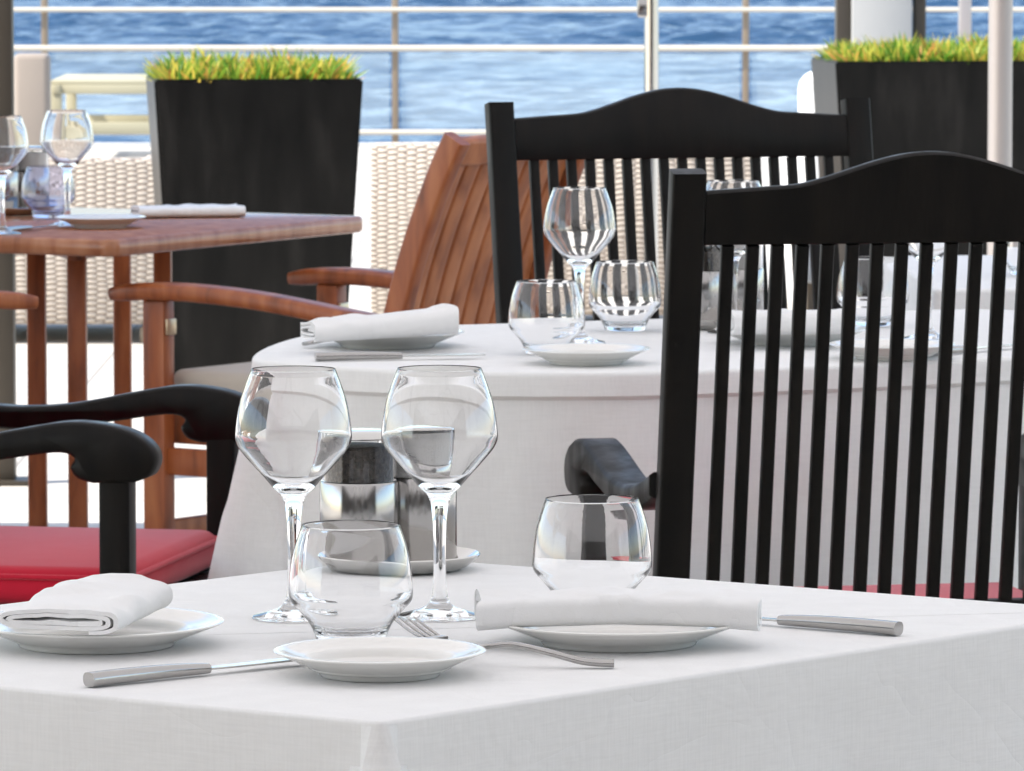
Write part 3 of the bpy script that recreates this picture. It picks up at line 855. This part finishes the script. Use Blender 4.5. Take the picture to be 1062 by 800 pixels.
napkin(.205, .085, .031, 2.3, 'rolled napkin on the plate of the long white table in front of the teak chair', U(394, 350, zp), R(13), 3, .0, .006, wav=.014, tilt=.008, swell=.35)
napkin(.21, .10, .022, 2.2, 'flat folded napkin on the teak table', U(194, 225, ZT), R(12), 4)
napkin(.17, .08, .032, 2.2, 'rolled napkin on the plate behind the nearest chair slats', U(818, 346, zp), R(8), 5)

# cutlery
def knife_parts(t):
    L = .12
    bm = NB(); sweep(bm, spline([(0, 0, .0062), (.03, 0, .0066), (.08, 0, .0066), (L, 0, .0056)], 5), rrect(.0155, .0118, .0052, 4),
                     scale=lambda f: (1 - .22 * f ** 2, 1 - .30 * f ** 3)); obj('handle', bm, M['brushed'], t, angle=60)
    pts = [(L - .006, .004), (L + .03, .0065), (L + .07, .0095), (L + .095, .0085), (L + .113, .002), (L + .116, -.002), (L + .10, -.006), (L + .03, -.006), (L - .006, -.004)]
    bm = NB(); extrude(bm, pts, 'z', .0045, .0062, .0005); obj('blade', bm, M['steel'], t)
def knife(loc, rz, label):
    t = empty('table_knife', loc, rz, label, 'knife', 'steel table knives'); knife_parts(t); return t
k0 = None
def put_knife(p_end, p_neck, label):
    global k0
    a = U(p_end[0], p_end[1], TZ + .006); b = U(p_neck[0], p_neck[1], TZ + .006)
    rz = math.atan2(b.y - a.y, b.x - a.x)
    a.z = TZ + .0004
    if k0 is None: k0 = knife(a, rz, label); return k0
    c = copy_tree(k0); c.location = a; c.rotation_euler = (0, 0, rz); c['label'] = label; return c
put_knife((92, 706), (236, 691), 'steel knife pointing at the small front plate on the nearest table')
put_knife((932, 653), (808, 643), 'steel knife whose blade slips behind the flat napkin on the right')
put_knife((327, 370.5), (426, 369), 'steel knife in front of the rolled napkin on the long table')
put_knife((950, 367), (1005, 362), 'steel knife on the long table behind the nearest chair slats')
put_knife((2, 240), (36, 236), 'steel knife at the left of the teak table')

def fork(pts, label, upv=(0, 0, 1)):
    """pts: world points from handle end to tine tips"""
    base = Vector((pts[0].x, pts[0].y, TZ))
    P = spline([p - base for p in pts], 6)
    t = empty('table_fork', base, 0, label, 'fork', 'steel table forks')
    n = len(P); kb = int(n * .70); kt = int(n * .80)
    def sc(f):
        wv = 1.0 - .45 * min(1, f / .55)
        if f > .80: wv = .55 + 1.9 * ((f - .80) / .20)
        return (wv, 1.0 - .45 * f)
    bm = NB(); sweep(bm, P[:kt + 1], rrect(.0115, .0062, .0028, 3), scale=sc); obj('handle', bm, M['brushed'], t, angle=60)
    bm = NB()
    seg = P[kt - 1:]
    for q in range(4):
        off = (q - 1.5) * .0066
        path = []
        for i, p in enumerate(seg):
            tg = (seg[min(i + 1, len(seg) - 1)] - seg[max(i - 1, 0)]).normalized(); side = tg.cross(Vector(upv)).normalized()
            path.append(p + side * off)
        sweep(bm, path, rrect(.0032, .0024, .001, 2), scale=lambda f: (1 - .45 * f ** 2, 1 - .4 * f ** 2))
    tg = (seg[2] - seg[0]).normalized(); side = tg.cross(Vector(upv)).normalized()
    sweep(bm, [seg[0] - side * .0115 + tg * .004, seg[0] + side * .0115 + tg * .004], rrect(.014, .0026, .001, 2))
    obj('tines', bm, M['brushed'], t, angle=60)
    return t
fork([U(637, 688, .7545), U(605, 686, .756), U(570, 677, .763), U(530, 668.5, .769), U(495, 671.5, .765), D(466, 669.5, 5.10), D(440, 656.5, 5.13), D(419, 641, 5.16)],
     'steel fork lying behind the small front plate on the nearest table')
fork([U(316, 356.5, TZ + .006), U(330, 354, TZ + .01), U(350, 350.5, TZ + .01), U(368, 348, TZ + .008), U(380, 346.5, TZ + .012), U(392, 344, TZ + .014)],
     'steel fork partly under the plate at the left of the long table')

# cruet sets: two mills on a polished dish
def mill(fill, label, loc, group):
    t = empty('pepper_mill' if fill == 'pepper' else 'salt_mill', loc, 0, label, 'mill', group)
    r = .0368
    bm = NB(); lathe(bm, [(0, .0005), (r - .002, 0), (r, .002), (r, .077), (r - .001, .079), (r - .004, .0795), (0, .0795)], 64); obj('steel_base', bm, M['brushed'], t, angle=50)
    bm = NB(); lathe(bm, [(0, .080), (r - .0045, .080), (r - .0045, .080 + (.030 if fill == 'pepper' else .034)), (r - .008, .113), (0, .113)], 48); obj('spice', bm, M['pepper' if fill == 'pepper' else 'salt'], t)
    bm = NB(); lathe(bm, [(r - .004, .0798), (r - .0006, .0798), (r - .0006, .1195), (r - .004, .1195), (r - .004, .0798)], 64); obj('glass_body', bm, M['glass'], t, angle=50)
    bm = NB(); lathe(bm, [(0, .1197), (r - .001, .1197), (r, .121), (r - .001, .124), (r - .006, .1265), (.012, .1275), (0, .1275)], 64); obj('lid', bm, M['steel'], t, angle=50)
    return t
def cruet(px, py, where, z=ZT):
    c = U(px, py, z)
    bm = NB(); lathe(bm, [(0, .002), (.060, 0), (.068, .003), (.079, .012), (.0805, .0145), (.079, .0155), (.070, .0085), (.060, .006), (0, .006)], 80, sy=.96)
    o = obj('cruet_dish', bm, M['steel'], None, angle=50); o.location = c; tag(o, 'steel dish holding the mills ' + where, 'dish', 'steel dishes under the mills')
    mill('pepper', 'steel mill with dark peppercorns ' + where, c + Vector((-.034, -.016, .0062)), 'pepper and salt mills')
    mill('salt', 'steel mill with white salt ' + where, c + Vector((.021, .033, .0062)), 'pepper and salt mills')
cruet(410, 590, 'behind the two large wine glasses on the nearest table')
cruet(752, 340, 'behind the nearest black chair on the long white table')
cruet(20, 222, 'at the back of the teak table')
